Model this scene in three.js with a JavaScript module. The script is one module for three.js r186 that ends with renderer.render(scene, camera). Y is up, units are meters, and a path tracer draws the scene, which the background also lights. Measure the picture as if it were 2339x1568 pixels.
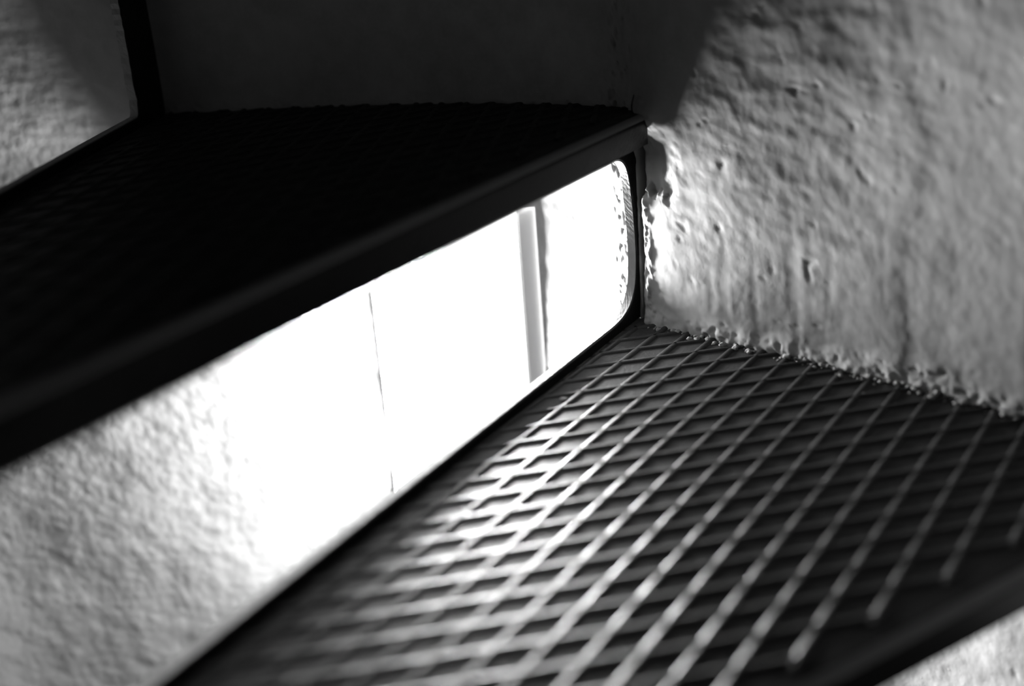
import * as THREE from 'three';
import { ImprovedNoise } from 'three/addons/math/ImprovedNoise.js';
import { mergeGeometries } from 'three/addons/utils/BufferGeometryUtils.js';
import { RectAreaLightUniformsLib } from 'three/addons/lights/RectAreaLightUniformsLib.js';

// ---------------------------------------------------------------- camera, light, exposure
// A spiral stair of iron steps in a round plastered tower. The axis of the stair is the y axis, the tower floor is y = 0.
const H = 0.42;                         // eye height above the step in the foreground, metres
const RISE = 0.48 * H, TURN = 25.3, NOSE = -30.5;     // one step up, one step round (degrees), front edge of the step in the foreground (degrees)
const Y0 = 7 * RISE;                    // top of the step in the foreground
const EYE = new THREE.Vector3(1.15 * H, Y0 + H, 0.386 * H);

const scene = new THREE.Scene();
scene.background = new THREE.Color(0.0, 0.0, 0.0);
const camera = new THREE.PerspectiveCamera(31.27, 2339 / 1568, 0.02, 30);
camera.position.copy(EYE);
camera.quaternion.setFromRotationMatrix(new THREE.Matrix4().makeBasis(
  new THREE.Vector3(0.99692629, -0.07284949, 0.02882564),
  new THREE.Vector3(0.07834516, 0.92699489, -0.36680036),
  new THREE.Vector3(0, 0.36793128, 0.92985299)));
camera.focus = 1.13;
camera.userData.fStop = 1.75;
scene.add(camera);

const renderer = new THREE.WebGLRenderer({ antialias: true });
renderer.toneMapping = THREE.LinearToneMapping;
renderer.toneMappingExposure = 1.0;
renderer.shadowMap.enabled = true;
RectAreaLightUniformsLib.init();

// Daylight: the milky pane of the slit window (its frame is built further down).
const WIN = { th: -68, D: 2.735 * H, u0: -0.243 * H, u1: 0.164 * H, y0: Y0 + H - 1.80 * H, y1: Y0 + H - 0.78 * H };
const DAY = 780;
const rad = (d) => d * Math.PI / 180;
const winN = new THREE.Vector3(Math.cos(rad(WIN.th)), 0, Math.sin(rad(WIN.th)));       // outward
const winT = new THREE.Vector3(-winN.z, 0, winN.x);                                     // along the pane
const winAt = (u, y, d = 0) => winN.clone().multiplyScalar(WIN.D + d).addScaledVector(winT, u).setY(y);
{
  const day = new THREE.RectAreaLight(0xffffff, DAY, WIN.u1 - WIN.u0, WIN.y1 - WIN.y0);
  day.name = 'window_daylight';
  day.position.copy(winAt((WIN.u0 + WIN.u1) / 2, (WIN.y0 + WIN.y1) / 2, 0.004));
  day.lookAt(day.position.clone().sub(winN));
  scene.add(day);
}

// ---------------------------------------------------------------- helpers
const perlin = new ImprovedNoise();
const n3 = (x, y, z) => perlin.noise(x + 11.3, y + 7.7, z + 3.1);
const fbm = (x, y, z, o = 4) => { let a = 1, s = 0, f = 1; for (let i = 0; i < o; i++) { s += a * n3(x * f, y * f, z + i * 9.17); a *= 0.5; f *= 2.03; } return s; };
const clamp01 = (x) => Math.min(1, Math.max(0, x));
const smooth = (a, b, x) => { const t = clamp01((x - a) / (b - a)); return t * t * (3 - 2 * t); };
const bell = (x, w) => Math.exp(-(x * x) / (w * w));
let seed = 7;
const rnd = () => { seed = (seed * 1664525 + 1013904223) >>> 0; return seed / 4294967296; };

function shade(o) { o.traverse((c) => { if (c.isMesh) { c.castShadow = true; c.receiveShadow = true; } }); return o; }
function part(name, geometry, material, parent = scene) {
  const m = new THREE.Mesh(geometry, material); m.name = name; parent.add(m); shade(m); return m;
}
function tag(o, label, category, group) { o.userData.label = label; o.userData.category = category; if (group) o.userData.group = group; return o; }
function structure(o) { o.userData.kind = 'structure'; return o; }

// ---------------------------------------------------------------- materials
function dataTexture(size, fn, srgb = false) {
  const d = new Uint8Array(size * size * 4);
  for (let j = 0; j < size; j++) for (let i = 0; i < size; i++) {
    const v = Math.round(255 * clamp01(fn(i / size, j / size))), k = (j * size + i) * 4;
    d[k] = d[k + 1] = d[k + 2] = v; d[k + 3] = 255;
  }
  const t = new THREE.DataTexture(d, size, size, THREE.RGBAFormat);
  t.wrapS = t.wrapT = THREE.RepeatWrapping; t.magFilter = THREE.LinearFilter; t.minFilter = THREE.LinearMipmapLinearFilter; t.generateMipmaps = true;
  if (srgb) t.colorSpace = THREE.SRGBColorSpace;
  t.needsUpdate = true; return t;
}
// noise that repeats after the tile
const tiled = (u, v, fu, fv, z) => {
  const a = n3(u * fu, v * fv, z), b = n3((u - 1) * fu, v * fv, z), c = n3(u * fu, (v - 1) * fv, z), d = n3((u - 1) * fu, (v - 1) * fv, z);
  return (a * (1 - u) + b * u) * (1 - v) + (c * (1 - u) + d * u) * v;
};
const plasterBump = dataTexture(1024, (u, v) => {
  const w = 0.03 * tiled(u, v, 5, 5, 40);
  let h = 0.5 + 0.40 * tiled(u + w, v + w, 26, 60, 1) + 0.20 * tiled(u + w, v - w, 90, 70, 2) + 0.08 * tiled(u, v, 230, 200, 3);
  const pit = tiled(u, v, 120, 120, 4); if (pit > 0.42) h -= 1.6 * (pit - 0.42);
  return h;
});
const plasterTint = dataTexture(512, (u, v) => 0.86 + 0.10 * tiled(u, v, 9, 7, 21) + 0.07 * tiled(u, v, 40, 34, 22) + 0.04 * tiled(u, v, 150, 150, 23), true);
const ironBump = dataTexture(512, (u, v) => 0.5 + 0.25 * tiled(u, v, 60, 60, 31) + 0.3 * tiled(u, v, 170, 170, 32));
const ironRough = dataTexture(256, (u, v) => 0.78 + 0.25 * tiled(u, v, 14, 14, 33) + 0.2 * tiled(u, v, 60, 60, 34));

const plaster = new THREE.MeshStandardMaterial({ name: 'limewashed_plaster', color: new THREE.Color(0.34, 0.34, 0.34), roughness: 0.95, map: plasterTint, bumpMap: plasterBump, bumpScale: 0.0005 });
const iron = new THREE.MeshPhysicalMaterial({ name: 'black_iron_paint', color: new THREE.Color(0.007, 0.007, 0.007), roughness: 0.42, specularIntensity: 0.2, roughnessMap: ironRough, bumpMap: ironBump, bumpScale: 0.0003 });
const treadIron = new THREE.MeshPhysicalMaterial({ name: 'worn_tread_iron', color: new THREE.Color(0.024, 0.024, 0.024), roughness: 0.55, specularIntensity: 0.17, roughnessMap: ironRough, bumpMap: ironBump, bumpScale: 0.0004 });
const highlightIron = new THREE.MeshPhysicalMaterial({ name: 'highlight_iron', color: new THREE.Color(0.16, 0.16, 0.16), roughness: 0.45, specularIntensity: 0.6, roughnessMap: ironRough });  // paler iron, stands in for the light caught by the nosing edge
const frameWhite = new THREE.MeshStandardMaterial({ name: 'grey_frame_paint', color: new THREE.Color(0.36, 0.36, 0.36), roughness: 0.7 });
const paneMilk = new THREE.MeshStandardMaterial({ name: 'milky_pane', color: new THREE.Color(0.8, 0.8, 0.8), roughness: 0.3, emissive: new THREE.Color(1, 1, 1), emissiveIntensity: 2 });
const coat = new THREE.MeshStandardMaterial({ name: 'limewash_coat', color: new THREE.Color(0.3, 0.3, 0.3), roughness: 0.9, map: plasterTint, bumpMap: plasterBump, bumpScale: 0.0006 });
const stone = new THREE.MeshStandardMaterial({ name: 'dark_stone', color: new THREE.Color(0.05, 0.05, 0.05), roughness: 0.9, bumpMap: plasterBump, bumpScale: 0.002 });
const render_ = new THREE.MeshStandardMaterial({ name: 'outer_render', color: new THREE.Color(0.4, 0.4, 0.4), roughness: 0.95 });

// ---------------------------------------------------------------- the round wall
const table = [[-38, 2.600], [-43, 2.597], [-47, 2.600], [-50, 2.606], [-52, 2.612], [-54, 2.622], [-55.2, 2.630], [-56.1, 2.641], [-57, 2.661], [-58, 2.684], [-60, 2.688], [-64, 2.69], [-72, 2.672], [-80, 2.65], [-84, 2.65], [-89, 2.660], [-94, 2.688], [-99, 2.726], [-104, 2.765]];
function wallBase(t) {                                     // radius of the plumb wall, in H
  if (t > table[0][0]) return 2.65 - 0.05 * Math.exp(-(t + 38) / 15);
  for (let i = 1; i < table.length; i++) if (t >= table[i][0]) {       // smooth curve through the table
    const at = (n) => table[Math.min(table.length - 1, Math.max(0, n))], slope = (n) => (at(n + 1)[1] - at(n - 1)[1]) / (at(n + 1)[0] - at(n - 1)[0]);
    const [a, ra] = at(i - 1), [b, rb] = at(i), h = b - a, k = (t - a) / h, k2 = k * k, k3 = k2 * k;
    return ra * (2 * k3 - 3 * k2 + 1) + slope(i - 1) * h * (k3 - 2 * k2 + k) + rb * (3 * k2 - 2 * k3) + slope(i) * h * (k3 - k2);
  }
  return 2.765 - 0.115 * smooth(-104, -124, t);
}
const TL = -73.07, TR = -63.38;                            // edges of the hole for the window, degrees
const nosingAngle = (k) => NOSE - TURN * k;
const treadTop = (k) => Y0 + k * RISE;
const EYEY = Y0 + H;
function wallR(t, y) {                                     // metres; t degrees, y metres
  let r = wallBase(t) * H;
  const s = rad(t) * 1.113, yy = y;                        // metres along the wall
  const near = smooth(-122, -108, t) * (1 - smooth(-30, -22, t));
  // embrasure: a long flare on one side of the window, a short reveal on the other
  const hv = (y - EYEY) / H;
  const my = Math.min(1 - smooth(-0.775, -0.60, hv), smooth(-2.8, -2.05, hv));
  const mt = t < TL ? 0.40 * Math.pow(clamp01((t + 86) / (TL + 86)), 2.0) + 0.60 * Math.pow(clamp01((t + 100) / (TL + 100)), 3.0)
    : t > TR ? clamp01((-57.5 - t) / (-57.5 - TR)) : 1;
  const mAll = t < TL ? 0.60 * Math.pow(clamp01((t + 100) / (TL + 100)), 3.0) * (1 - smooth(-83.6, -82.6, t)) : 0;
  const inHole = t > TL - 0.01 && t < TR + 0.01;
  const m = Math.max(my * mt, mAll);
  if (m > 0) r += (WIN.D / Math.cos(rad(t - WIN.th)) - r) * m;
  if (!near) return r;
  const rough = near * (1 - 0.85 * (inHole ? m : 0));
  // trowelled unevenness
  let d = 0.0018 * fbm(s * 4, yy * 5, 0.5, 2) + 0.00055 * fbm(s * 20 + yy * 6, yy * 26, 2.5, 3) + 0.00014 * fbm(s * 95, yy * 80, 5.5, 2);
  // a thicker coat that ends in a ragged edge on the sunny wall
  if (t > -56) {
    const edgeT = -43.0 + 0.9 * fbm(1.5, yy * 9, 8.1, 3) - 1.3 * smooth(-0.75, -0.35, hv) + 0.9 * bell(hv + 0.52, 0.14);
    d += 0.0005 * smooth(edgeT - 0.7, edgeT + 0.5, t);
    const edgeY = -0.735 + 0.02 * fbm(s * 12, 3.3, 8.8, 3);
    d += 0.0010 * smooth(edgeY - 0.012, edgeY + 0.012, hv) * bell((t + 45.2) / 2.6, 1);
    // pock marks
    const p = fbm(s * 62, yy * 62, 12.5, 2); if (p > 0.56) d += 0.0018 * (p - 0.56);
    d += 0.0007 * Math.max(0, fbm(s * 55, yy * 9, 14.1, 2) - 0.2) * bell((hv + 0.92) / 0.18, 1);
  }
  // rough broken strip beside the slot end
  const strip = smooth(-58.9, -58.2, t) * (1 - smooth(-57.3, -56.9, t));
  if (strip > 0) {
    const p = fbm(s * 190, yy * 130, 17.2, 3);
    d += strip * (0.0008 * p + 0.005 * Math.max(0, p - 0.22));
  }
  for (let k = -2; k <= 3; k++) {
    const n0 = nosingAngle(k), top = treadTop(k);
    const on = smooth(n0 - TURN - 1.6, n0 - TURN - 0.6, t) * (1 - smooth(n0 - 0.2, n0 + 0.8, t));
    if (on > 0) {                                          // mortar fillet and broken crumbs where a step enters the wall
      const g = (y - top) / H;
      if (g > -0.16 && g < 0.14) {
        const ragged = fbm(s * 60, yy * 60, 20.1, 3);
        const reach = 0.022 + 0.014 * fbm(s * 16, 2.2, 21.4, 2);
        const f = g >= 0 ? 1 - smooth(0, reach * 2.6, g) : 1 - smooth(0.04, 0.13, -g);
        d -= on * f * (0.0055 + 0.0018 * ragged + 0.0020 * fbm(s * 14, 1.1, 22.5, 2) + 0.0012 * fbm(s * 190, yy * 190, 29.5, 2));
        const p = fbm(s * 120, yy * 120, 23.3, 2);
        if (p > 0.3) d += on * f * 0.006 * (p - 0.3);
      }
    }
    if (k === 1) { // plaster broken away under the end of the nosing
      const e = fbm(s * 70, yy * 70, 36.4, 3);
      d += 0.011 * smooth(-0.705 + 0.022 * e, -0.695 + 0.022 * e, hv) * (1 - smooth(-0.62, -0.52, hv)) * smooth(-57, -56.6, t) * (1 - smooth(-56.0 + 0.35 * e, -54.4 + 0.35 * e, t));
    }
    d -= 0.009 * bell((t - n0 + 0.1) / 0.8, 1) * bell((y - top + 0.004) / 0.016, 1);   // plaster drawn round the end of the nosing
    // open crack in front of the riser
    const rT = n0 - 1.2, low = top - RISE;
    if (k !== 2 && y > low - 0.004 && y < top + 0.012 && Math.abs(t - rT) < 2.2) {
      const c = rT + 0.17 + 0.09 * fbm(3.7, yy * 45, 25.2, 3), w = 0.085 + 0.10 * Math.max(-0.6, fbm(6.1, yy * 28, 26.8, 3));
      d += 0.016 * bell((t - c) / w, 1);
      d -= 0.0042 * bell((t - c - 0.38) / 0.28, 1) * (0.6 + fbm(s * 120, yy * 85, 27.5, 3));
    }
  }
  return r + d * rough;
}

function knots(list) { const out = [list[0][0]]; for (const [to, step] of list.slice(1)) { const a = out[out.length - 1], n = Math.max(1, Math.round(Math.abs(to - a) / step)); for (let i = 1; i <= n; i++) out.push(a + (to - a) * i / n); } return out; }
const TOP = 3.5;
const tNear = knots([[-130, 0], [-104, 1], [-98, 0.25], [TL, 0.13], [TR, 0.4], [-60.5, 0.12], [-59, 0.09], [-55.4, 0.045], [-36, 0.11], [-29, 0.16], [-18, 1]]);
const tFar = knots([[-18, 0], [230, 4]]);
const yW0 = WIN.y0, yW1 = WIN.y1;
const hY = (h) => EYEY + h * H;
const yNear = knots([[0, 0], [hY(-3.2), 0.06], [hY(-2.6), 0.012], [yW0, 0.006], [hY(-1.6), 0.0035], [hY(-1.1), 0.0028], [hY(-1.02), 0.0017], [hY(-0.9), 0.0011], [yW1, 0.0022], [hY(-0.56), 0.0022], [hY(-0.42), 0.0015], [hY(-0.15), 0.003], [hY(0.05), 0.008], [hY(0.5), 0.03], [TOP, 0.12]]);
const yFar = knots([[0, 0], [TOP, 0.12]]);
function polarGrid(radius, skip, tK, yK) {
  const nT = tK.length, nY = yK.length, pos = new Float32Array(nT * nY * 3), uv = new Float32Array(nT * nY * 2);
  for (let j = 0; j < nY; j++) for (let i = 0; i < nT; i++) {
    const r = radius(tK[i], yK[j]), a = rad(tK[i]), k = j * nT + i;
    pos[k * 3] = r * Math.cos(a); pos[k * 3 + 1] = yK[j]; pos[k * 3 + 2] = r * Math.sin(a);
    uv[k * 2] = a * 1.113 / 0.62; uv[k * 2 + 1] = yK[j] / 0.62;
  }
  const idx = [];
  for (let j = 0; j < nY - 1; j++) for (let i = 0; i < nT - 1; i++) {
    if (skip((tK[i] + tK[i + 1]) / 2, (yK[j] + yK[j + 1]) / 2)) continue;
    const a = j * nT + i, b = a + 1, c = a + nT, d = c + 1;
    idx.push(a, c, b, b, c, d);
  }
  const g = new THREE.BufferGeometry();
  g.setAttribute('position', new THREE.BufferAttribute(pos, 3)); g.setAttribute('uv', new THREE.BufferAttribute(uv, 2)); g.setIndex(idx);
  g.computeVertexNormals(); return g;
}
const hole = (t, y) => t > TL && t < TR && y > yW0 && y < yW1;
structure(part('wall_window', polarGrid(wallR, hole, tNear, yNear), plaster));
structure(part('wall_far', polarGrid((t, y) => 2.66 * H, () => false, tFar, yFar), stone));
{ // outer face of the tower and the jambs of the window hole through its thickness
  const RO = 1.72, nT = 96, pos = [], idx = [];
  const ts = [TL, TR]; for (let i = 1; i < nT; i++) ts.push(TR + (360 - (TR - TL)) * i / nT); ts.push(TL + 360);
  const ys = [-0.3, yW0, yW1, TOP + 0.3];
  for (const y of ys) for (const t of ts) pos.push(RO * Math.cos(rad(t)), y, RO * Math.sin(rad(t)));
  for (let j = 0; j < 3; j++) for (let i = 0; i < ts.length - 1; i++) { if (i === 0 && j === 1) continue; const a = j * ts.length + i, b = a + 1, c = a + ts.length, d = c + 1; idx.push(a, b, c, b, d, c); }
  const rim = (t, y) => { const rr = WIN.D / Math.cos(rad(t - WIN.th)); return [rr * Math.cos(rad(t)), y, rr * Math.sin(rad(t))]; };
  const o = pos.length / 3, q = [[TL, yW0], [TR, yW0], [TR, yW1], [TL, yW1]];
  for (const [t, y] of q) { pos.push(...rim(t, y)); pos.push(RO * Math.cos(rad(t)), y, RO * Math.sin(rad(t))); }
  for (let i = 0; i < 4; i++) { const a = o + i * 2, b = o + ((i + 1) % 4) * 2; idx.push(a, a + 1, b, b, a + 1, b + 1); }
  const g = new THREE.BufferGeometry(); g.setAttribute('position', new THREE.Float32BufferAttribute(pos, 3)); g.setIndex(idx); g.computeVertexNormals();
  structure(part('wall_outer', g, render_));
}
const disc = (y0, y1) => { const g = new THREE.CylinderGeometry(1.72, 1.72, y1 - y0, 96); g.translate(0, (y0 + y1) / 2, 0); return g; };
structure(part('floor', disc(-0.3, 0), stone));
structure(part('ceiling', disc(TOP, TOP + 0.3), stone));

// ---------------------------------------------------------------- the window
{
  const w = new THREE.Group(); w.name = 'window_1'; structure(w); scene.add(w);
  const mid = winAt((WIN.u0 + WIN.u1) / 2, WIN.y0);
  w.position.copy(mid); w.rotation.y = -Math.atan2(winT.z, winT.x);
  const W = WIN.u1 - WIN.u0, Hh = WIN.y1 - WIN.y0, S = 0.045, D = 0.03;
  const pane = new THREE.BoxGeometry(W + 0.02, Hh + 0.02, 0.006); pane.translate(0, Hh / 2, -0.014);
  part('pane', pane, paneMilk, w);
  const bar = (x0, x1, y0, y1) => {
    const s = new THREE.Shape([new THREE.Vector2(x0, y0), new THREE.Vector2(x1, y0), new THREE.Vector2(x1, y1), new THREE.Vector2(x0, y1)]);
    const g = new THREE.ExtrudeGeometry(s, { depth: D - 0.004, bevelEnabled: true, bevelSize: 0.002, bevelThickness: 0.002, bevelOffset: -0.002, bevelSegments: 2 });
    g.translate(0, 0, -D + 0.002); return g;
  };
  const stile = (side) => {                                 // canted face, a bead beside the pane
    const p = [[0, -0.03], [0, -0.0085], [0.0022, -0.0065], [0.0042, -0.0038], [0.030, -0.0034], [0.05, -0.0034], [0.05, -0.03]].map(([x, z]) => new THREE.Vector2(side * (W / 2 + x), -z));
    const g = new THREE.ExtrudeGeometry(new THREE.Shape(p), { depth: Hh + 2 * S, bevelEnabled: false });
    g.rotateX(-Math.PI / 2); g.translate(0, -S, 0); return g;  // shape y becomes -z, extrusion becomes y
  };
  part('window_frame', stile(1), frameWhite, w);
  part('window_frame', stile(-1), frameWhite, w);
  part('window_frame', bar(-W / 2, W / 2, -S, 0), frameWhite, w);
  part('window_frame', bar(-W / 2, W / 2, Hh, Hh + S), frameWhite, w);
}

// ---------------------------------------------------------------- the stair
const R_IN = 0.085;
const polar = (r, t, y = 0) => new THREE.Vector3(r * Math.cos(rad(t)), y, r * Math.sin(rad(t)));
// frame whose x runs outward along the radius at t, y up, z towards the front of the step (rising angle)
function radialFrame(t) {
  const x = polar(1, t), y = new THREE.Vector3(0, 1, 0), z = x.clone().cross(y).normalize();
  return new THREE.Matrix4().makeBasis(x, y, z);
}
const RISER_OFF = 1.2, THICK = 0.010;
function ends(k) { return (t) => wallBase(t - TURN * k) * H; }

function treadGeometry(k) {
  const end = ends(k), n0 = NOSE - 0.8, b0 = NOSE - TURN - RISER_OFF - 0.9, N = 26, top = [], pos = [], idx = [];
  for (let i = 0; i <= N; i++) { const t = n0 + (b0 - n0) * i / N; top.push([end(t) + 0.010, t]); }
  top.push([R_IN, b0], [R_IN, n0]);
  const n = top.length;
  for (const y of [0, -0.012]) for (const [r, t] of top) { const p = polar(r, t, y); pos.push(p.x, p.y, p.z); }
  for (let i = 0; i < N; i++) { idx.push(n - 1, i, i + 1, n - 1 + n, i + 1 + n, i + n); }
  idx.push(n - 1, N, n - 2, n - 1 + n, n - 2 + n, N + n);
  for (let i = 0; i < n; i++) { const j = (i + 1) % n; idx.push(i, i + n, j, j, i + n, j + n); }
  let g = new THREE.BufferGeometry(); g.setAttribute('position', new THREE.Float32BufferAttribute(pos, 3)); g.setIndex(idx);
  g = g.toNonIndexed(); g.computeVertexNormals();
  const P = g.attributes.position, uv = []; for (let i = 0; i < P.count; i++) uv.push(P.getX(i) / 0.2, P.getZ(i) / 0.2);
  g.setAttribute('uv', new THREE.Float32BufferAttribute(uv, 2));
  return g;
}
// raised ribs: two families of parallel lines, the rhombic chequer of the casting (measured on the step in the foreground, in H)
const RIB_O = [0.27136947 + 1.15, -2.42611724 + 0.386], RIB_S = -0.08189333, RIB_A = -3.27222619, RIB_B = RIB_A + 2.29273828;
const e1 = [Math.cos(RIB_A) * RIB_S, Math.sin(RIB_A) * RIB_S], e2 = [Math.cos(RIB_B) * RIB_S, Math.sin(RIB_B) * RIB_S];
const RIB_SHIFT = [-0.10, -0.12], RIB_W = 0.0074, RIB_H = 0.0019;
function ribSegments(k) {
  const end = ends(k), out = [];
  const ok = (x, z) => { const r = Math.hypot(x, z), t = Math.atan2(z, x) * 180 / Math.PI; return r > 0.14 && t < NOSE - 1.5 && t > NOSE - TURN - RISER_OFF - 0.2 && r < end(t) + 0.004; };
  for (const [step, run, sh] of [[e1, e2, RIB_SHIFT[0]], [e2, e1, RIB_SHIFT[1]]]) {
    for (let a = -60; a <= 60; a++) {
      const ox = (RIB_O[0] + step[0] * (a + sh)) * H, oz = (RIB_O[1] + step[1] * (a + sh)) * H;
      let start = null, last = null;
      for (let s = -60; s <= 60; s += 0.02) {
        const x = ox + run[0] * s * H, z = oz + run[1] * s * H;
        if (ok(x, z)) { if (!start) start = [x, z]; last = [x, z]; } else if (start) { out.push([start, last]); start = null; }
      }
    }
  }
  return out.filter(([a, b]) => Math.hypot(a[0] - b[0], a[1] - b[1]) > 0.012);
}
function ribGeometry([a, b], lift) {
  const dx = b[0] - a[0], dz = b[1] - a[1], L = Math.hypot(dx, dz), ux = dx / L, uz = dz / L, px = -uz, pz = ux, pos = [], idx = [];
  const prof = [[-0.5, -0.12], [-0.36, 0.56], [-0.15, 0.95], [0.15, 0.95], [0.36, 0.56], [0.5, -0.12]];
  for (const [x, z] of [a, b]) for (const [w, h] of prof) pos.push(x + px * w * RIB_W, h * RIB_H + lift, z + pz * w * RIB_W);
  for (let i = 0; i < 5; i++) idx.push(i, i + 6, i + 1, i + 1, i + 6, i + 7);
  idx.push(0, 1, 5, 1, 4, 5, 1, 2, 4, 2, 3, 4, 6, 11, 7, 7, 11, 10, 7, 10, 8, 8, 10, 9);
  const g = new THREE.BufferGeometry(); g.setAttribute('position', new THREE.Float32BufferAttribute(pos, 3)); g.setIndex(idx); g.computeVertexNormals();
  const uv = []; for (let i = 0; i < 12; i++) uv.push(pos[i * 3] / 0.2, pos[i * 3 + 2] / 0.2);
  g.setAttribute('uv', new THREE.Float32BufferAttribute(uv, 2)); return g;
}
function boxUV(g) { const P = g.attributes.position, uv = []; for (let i = 0; i < P.count; i++) uv.push((P.getX(i) + 0.6 * P.getZ(i)) / 0.2, (P.getY(i) + P.getZ(i)) / 0.2); g.setAttribute('uv', new THREE.Float32BufferAttribute(uv, 2)); return g; }
function nosingGeometry(k) {
  const t = NOSE, R1 = ends(k)(t - 0.3) - 0.012, hgt = 0.026, dep = 0.022, rr = 0.008;
  const s = new THREE.Shape();                              // x: towards the back, y up
  s.moveTo(rr, 0.0005); s.lineTo(dep, 0.0005); s.lineTo(dep, -hgt); s.lineTo(0, -hgt); s.lineTo(0, -rr); s.absarc(rr, -rr + 0.0005, rr, Math.PI, Math.PI / 2, true);
  const g = new THREE.ExtrudeGeometry(s, { depth: R1 - R_IN, bevelEnabled: false, curveSegments: 8 });
  // shape x -> against frame z, shape y -> frame y, extrusion -> frame x
  g.applyMatrix4(new THREE.Matrix4().set(0, 0, 1, R_IN, 0, 1, 0, 0, -1, 0, 0, 0, 0, 0, 0, 1)); g.applyMatrix4(radialFrame(t));
  g.computeVertexNormals();
  return boxUV(g);
}
// the riser stands a little askew: its inner end lies nearer the front edge
function riserFrame() {
  const p = 2.5 * H;
  return radialFrame(NOSE - RISER_OFF).multiply(new THREE.Matrix4().makeTranslation(p, 0, 0)).multiply(new THREE.Matrix4().makeRotationY(rad(1.0))).multiply(new THREE.Matrix4().makeTranslation(-p, 0, 0));
}
// a lighter strip on the rounded upper edge of the nosing, its highlight painted in
function edgeHighlightGeometry(k) {
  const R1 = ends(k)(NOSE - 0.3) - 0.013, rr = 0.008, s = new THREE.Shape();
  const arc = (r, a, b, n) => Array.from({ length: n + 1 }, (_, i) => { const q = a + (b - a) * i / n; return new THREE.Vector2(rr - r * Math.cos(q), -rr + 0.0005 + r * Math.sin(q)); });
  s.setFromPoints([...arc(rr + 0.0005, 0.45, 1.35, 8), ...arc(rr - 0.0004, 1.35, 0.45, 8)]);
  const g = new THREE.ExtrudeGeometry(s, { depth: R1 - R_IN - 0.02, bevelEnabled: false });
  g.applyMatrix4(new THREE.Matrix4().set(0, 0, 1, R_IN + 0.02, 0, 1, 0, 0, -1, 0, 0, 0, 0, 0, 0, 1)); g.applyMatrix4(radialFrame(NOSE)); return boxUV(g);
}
function riserGeometry(k) {
  const t = NOSE - RISER_OFF, R1 = ends(k)(t) + 0.009, bev = 0.0014;
  const s = new THREE.Shape([[R_IN, -RISE + 0.0005], [R1, -RISE + 0.0005], [R1, -0.012], [R_IN, -0.012]].map((p) => new THREE.Vector2(...p)));
  const wide = k === 2 ? -0.165 : 0, P = (r, h) => [(r + (r > 2 ? wide : 0)) * H, (h + 0.52) * H], h = new THREE.Path();     // slot, heights as seen from the eye on the step above the foreground one
  const yT = -0.612, yB = -0.976, yL = -0.978, yI = -0.595;
  h.moveTo(...P(0.75, yL)); h.quadraticCurveTo(...P(0.64, yL), ...P(0.62, -0.80)); h.quadraticCurveTo(...P(0.64, yI), ...P(0.75, yI));
  h.lineTo(...P(2.565, yT)); h.bezierCurveTo(...P(2.625, yT), ...P(2.638, -0.655), ...P(2.646, -0.715)); h.bezierCurveTo(...P(2.658, -0.80), ...P(2.660, -0.85), ...P(2.651, -0.90)); h.bezierCurveTo(...P(2.638, -0.955), ...P(2.60, yB), ...P(2.51, yB)); h.closePath();
  if (k === 2) { h.curves = []; h.currentPoint.set(0, 0); const e = 2.492; h.moveTo(...P(0.75, yL)); h.quadraticCurveTo(...P(0.64, yL), ...P(0.62, -0.80)); h.quadraticCurveTo(...P(0.64, yI), ...P(0.75, yI)); h.lineTo((e - 0.05) * H, P(0, yT)[1]); h.quadraticCurveTo(e * H, P(0, yT)[1], (e + 0.004) * H, P(0, yT - 0.06)[1]); for (let i = 1; i < 24; i++) { const y = yT - 0.06 + (yB + 0.014 - yT + 0.06) * i / 24; h.lineTo((e + 0.004 + 0.008 * n3(i * 0.61, 3.3, 9.1)) * H, P(0, y)[1]); } h.quadraticCurveTo(e * H, P(0, yB)[1], (e - 0.014) * H, P(0, yB)[1]); h.closePath(); }
  s.holes.push(h); riserGeometry.slot = h.getPoints(14);
  const g = new THREE.ExtrudeGeometry(s, { depth: THICK - 2 * bev, bevelEnabled: true, bevelThickness: bev, bevelSize: bev, bevelOffset: -bev, bevelSegments: 3, curveSegments: 14 });
  g.translate(0, 0, bev - THICK); g.applyMatrix4(riserFrame());
  return boxUV(g);
}
// limewash that ran over the edge of the slot: a thin coat on its inner edge
function coatGeometry(loop) {
  const n = loop.length - (loop[0].distanceTo(loop[loop.length - 1]) < 1e-6 ? 1 : 0), P = loop.slice(0, n);
  let area = 0; for (let i = 0; i < n; i++) { const a = P[i], b = P[(i + 1) % n]; area += a.x * b.y - b.x * a.y; }
  const side = area > 0 ? 1 : -1;
  const off = (d) => P.map((p, i) => { const a = P[(i + n - 1) % n], b = P[(i + 1) % n], q = b.clone().sub(a).normalize(); return new THREE.Vector2(p.x - q.y * d * side, p.y + q.x * d * side); });
  const s = new THREE.Shape(off(-0.0004)); s.holes.push(new THREE.Path(off(0.0010)));
  const g = new THREE.ExtrudeGeometry(s, { depth: THICK - 0.0022, bevelEnabled: false });
  g.translate(0, 0, -THICK + 0.0008); g.applyMatrix4(riserFrame()); return boxUV(g);
}
function hubGeometry() { const g = new THREE.LatheGeometry([[0.074, -RISE + 0.004], [0.090, -RISE + 0.006], [0.092, -0.02], [0.100, -0.012], [0.100, 0], [0.088, 0.004], [0.074, 0.004]].map((p) => new THREE.Vector2(...p)), 40); return boxUV(g); }

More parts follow.
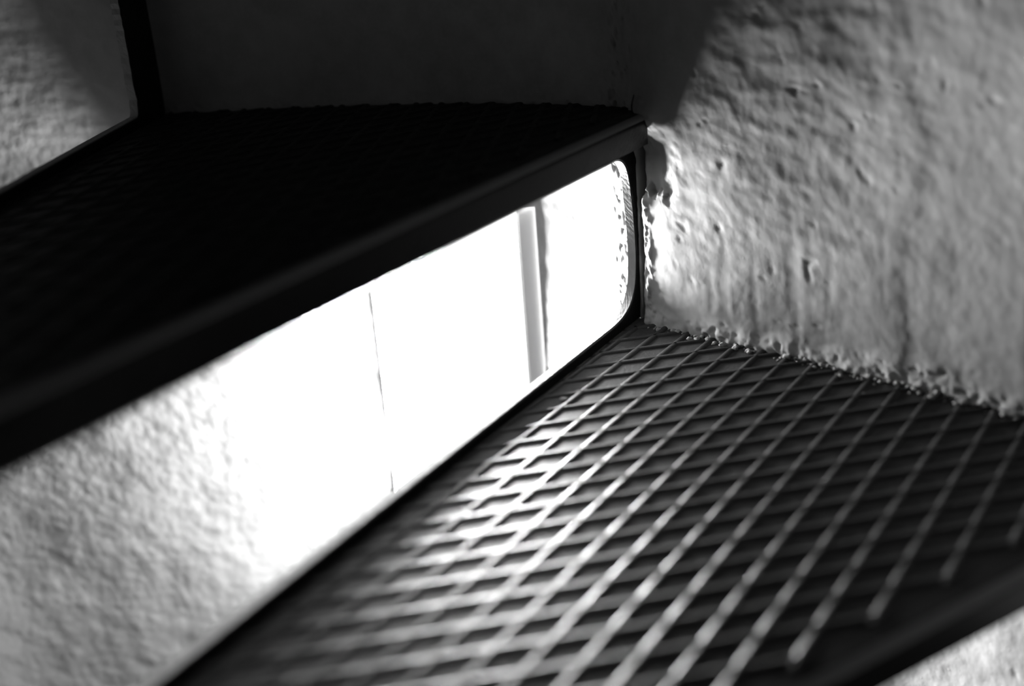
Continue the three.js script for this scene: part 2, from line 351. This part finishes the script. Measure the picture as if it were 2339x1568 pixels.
function makeStep(k, withRibs, label) {
  const o = new THREE.Group(); o.name = k === 0 ? 'stair_step' : 'stair_step_' + String(k + 10).padStart(3, '0');
  const tp = part('tread_plate', treadGeometry(k), treadIron, o);
  if (withRibs) ribSegments(k).forEach((sg, i) => part('raised_rib', ribGeometry(sg, i % 2 ? 0.00004 : 0), treadIron, tp));
  const no = part('nosing', nosingGeometry(k), iron, o);
  part('edge_highlight', edgeHighlightGeometry(k), highlightIron, no).userData.label = 'painted highlight along the rounded upper edge';
  const rg = riserGeometry(k), ri = part('riser', rg, iron, o);
  part('slot_edge', coatGeometry(riserGeometry.slot), coat, ri).userData.label = 'pale limewash on the edge of the slot';
  part('hub', hubGeometry(), iron, o);
  o.position.set(0, treadTop(k), 0); o.rotation.y = rad(TURN * k);
  tag(o, label, 'stair step', 'iron steps of the spiral stair'); scene.add(o); return o;
}
const says = {
  0: 'black iron stair step in the foreground with a rhombic ribbed tread in raking light',
  1: 'black iron stair step in shadow above the bright slot, with a long rounded nosing',
  2: 'black iron stair step showing only its riser before the dim lit plaster',
  '-1': 'black iron stair step hidden below the ribbed foreground step',
  3: 'black iron stair step overhead, third above the ribbed foreground step',
};
for (const k of [0, 1, 2, -1, 3]) makeStep(k, k <= 1, says[k]);
const order = ['first', 'second', 'third', 'fourth', 'fifth', 'sixth'];
const plain = makeStep(-2, false, 'plain black iron stair step, second below the ribbed foreground step');
for (const k of [-3, -4, -5, -6, 4, 5, 6]) {
  const c = plain.clone(); c.name = 'stair_step_' + String(k + 10).padStart(3, '0');
  c.position.y = treadTop(k); c.rotation.y = rad(TURN * k);
  c.userData = { ...c.userData, label: `plain black iron stair step, ${order[Math.abs(k) - 1]} ${k < 0 ? 'below' : 'above'} the ribbed foreground step` };
  scene.add(c);
}
{
  const g = new THREE.LatheGeometry([[0.001, 0.0], [0.13, 0.0], [0.13, 0.02], [0.10, 0.05], [0.0735, 0.07], [0.0735, 3.1], [0.09, 3.12], [0.09, 3.15], [0.06, 3.18], [0.075, 3.24], [0.05, 3.3], [0.001, 3.32]].map((p) => new THREE.Vector2(...p)), 48);
  tag(part('newel_post', boxUV(g), iron), 'black iron newel post in the middle of the spiral stair', 'post');
}

// ---------------------------------------------------------------- crumbs of fallen plaster on the lit step
function crumb(x, z, size, label) {
  const g = new THREE.IcosahedronGeometry(size, 2), P = g.attributes.position;
  for (let i = 0; i < P.count; i++) { const v = new THREE.Vector3().fromBufferAttribute(P, i), f = 1 + 0.35 * n3(v.x / size * 1.3 + x * 50, v.y / size * 1.3, v.z / size * 1.3); P.setXYZ(i, v.x * f * 1.25, v.y * f * 0.6, v.z * f); }
  g.computeVertexNormals();
  const m = part('plaster_crumb', g, plaster); m.position.set(x, treadTop(0) + size * 0.45, z);
  if (crumb.n) m.name += '_' + String(crumb.n).padStart(3, '0'); crumb.n = (crumb.n || 0) + 1;
  tag(m, label, 'crumb', 'crumbs of plaster on the ribbed step');
}
const onTread = (x, z) => [(x + 1.15) * H, (z + 0.386) * H];
crumb(...onTread(0.093, -2.20), 0.0026, 'pale plaster crumb on the ribbed tread close to the lip of the slot');
crumb(...onTread(0.245, -2.40), 0.0016, 'tiny pale plaster crumb on the ribbed tread in the corner by the crack');
crumb(...onTread(0.66, -2.12), 0.0016, 'tiny pale plaster crumb out on the dark part of the ribbed tread');

{ // grains of mortar along the joint between the lit step and the wall
  const all = [];
  for (let i = 0; i < 190; i++) {
    const t = -56.2 + 18.5 * Math.pow(rnd(), 0.9), size = 0.0009 + 0.0026 * Math.pow(rnd(), 3), r = wallR(t, Y0 + 0.002) - 0.001 - 0.011 * Math.pow(rnd(), 2);
    const g = new THREE.IcosahedronGeometry(size, 1), P = g.attributes.position, o = i * 3.7;
    for (let j = 0; j < P.count; j++) { const v = new THREE.Vector3().fromBufferAttribute(P, j), f = 1 + 0.4 * n3(v.x / size * 1.2 + o, v.y / size * 1.2, v.z / size * 1.2); P.setXYZ(j, v.x * f, v.y * f * 0.75, v.z * f); }
    g.computeVertexNormals(); const p = polar(r, t, Y0 + size * 0.5); g.translate(p.x, p.y, p.z); all.push(g);
  }
  const m = part('mortar_grains', mergeGeometries(all), plaster); m.userData.kind = 'stuff';
  tag(m, 'loose pale grains of mortar along the joint of wall and ribbed step', 'mortar');
}
scene.updateMatrixWorld(true);
renderer.render(scene, camera);
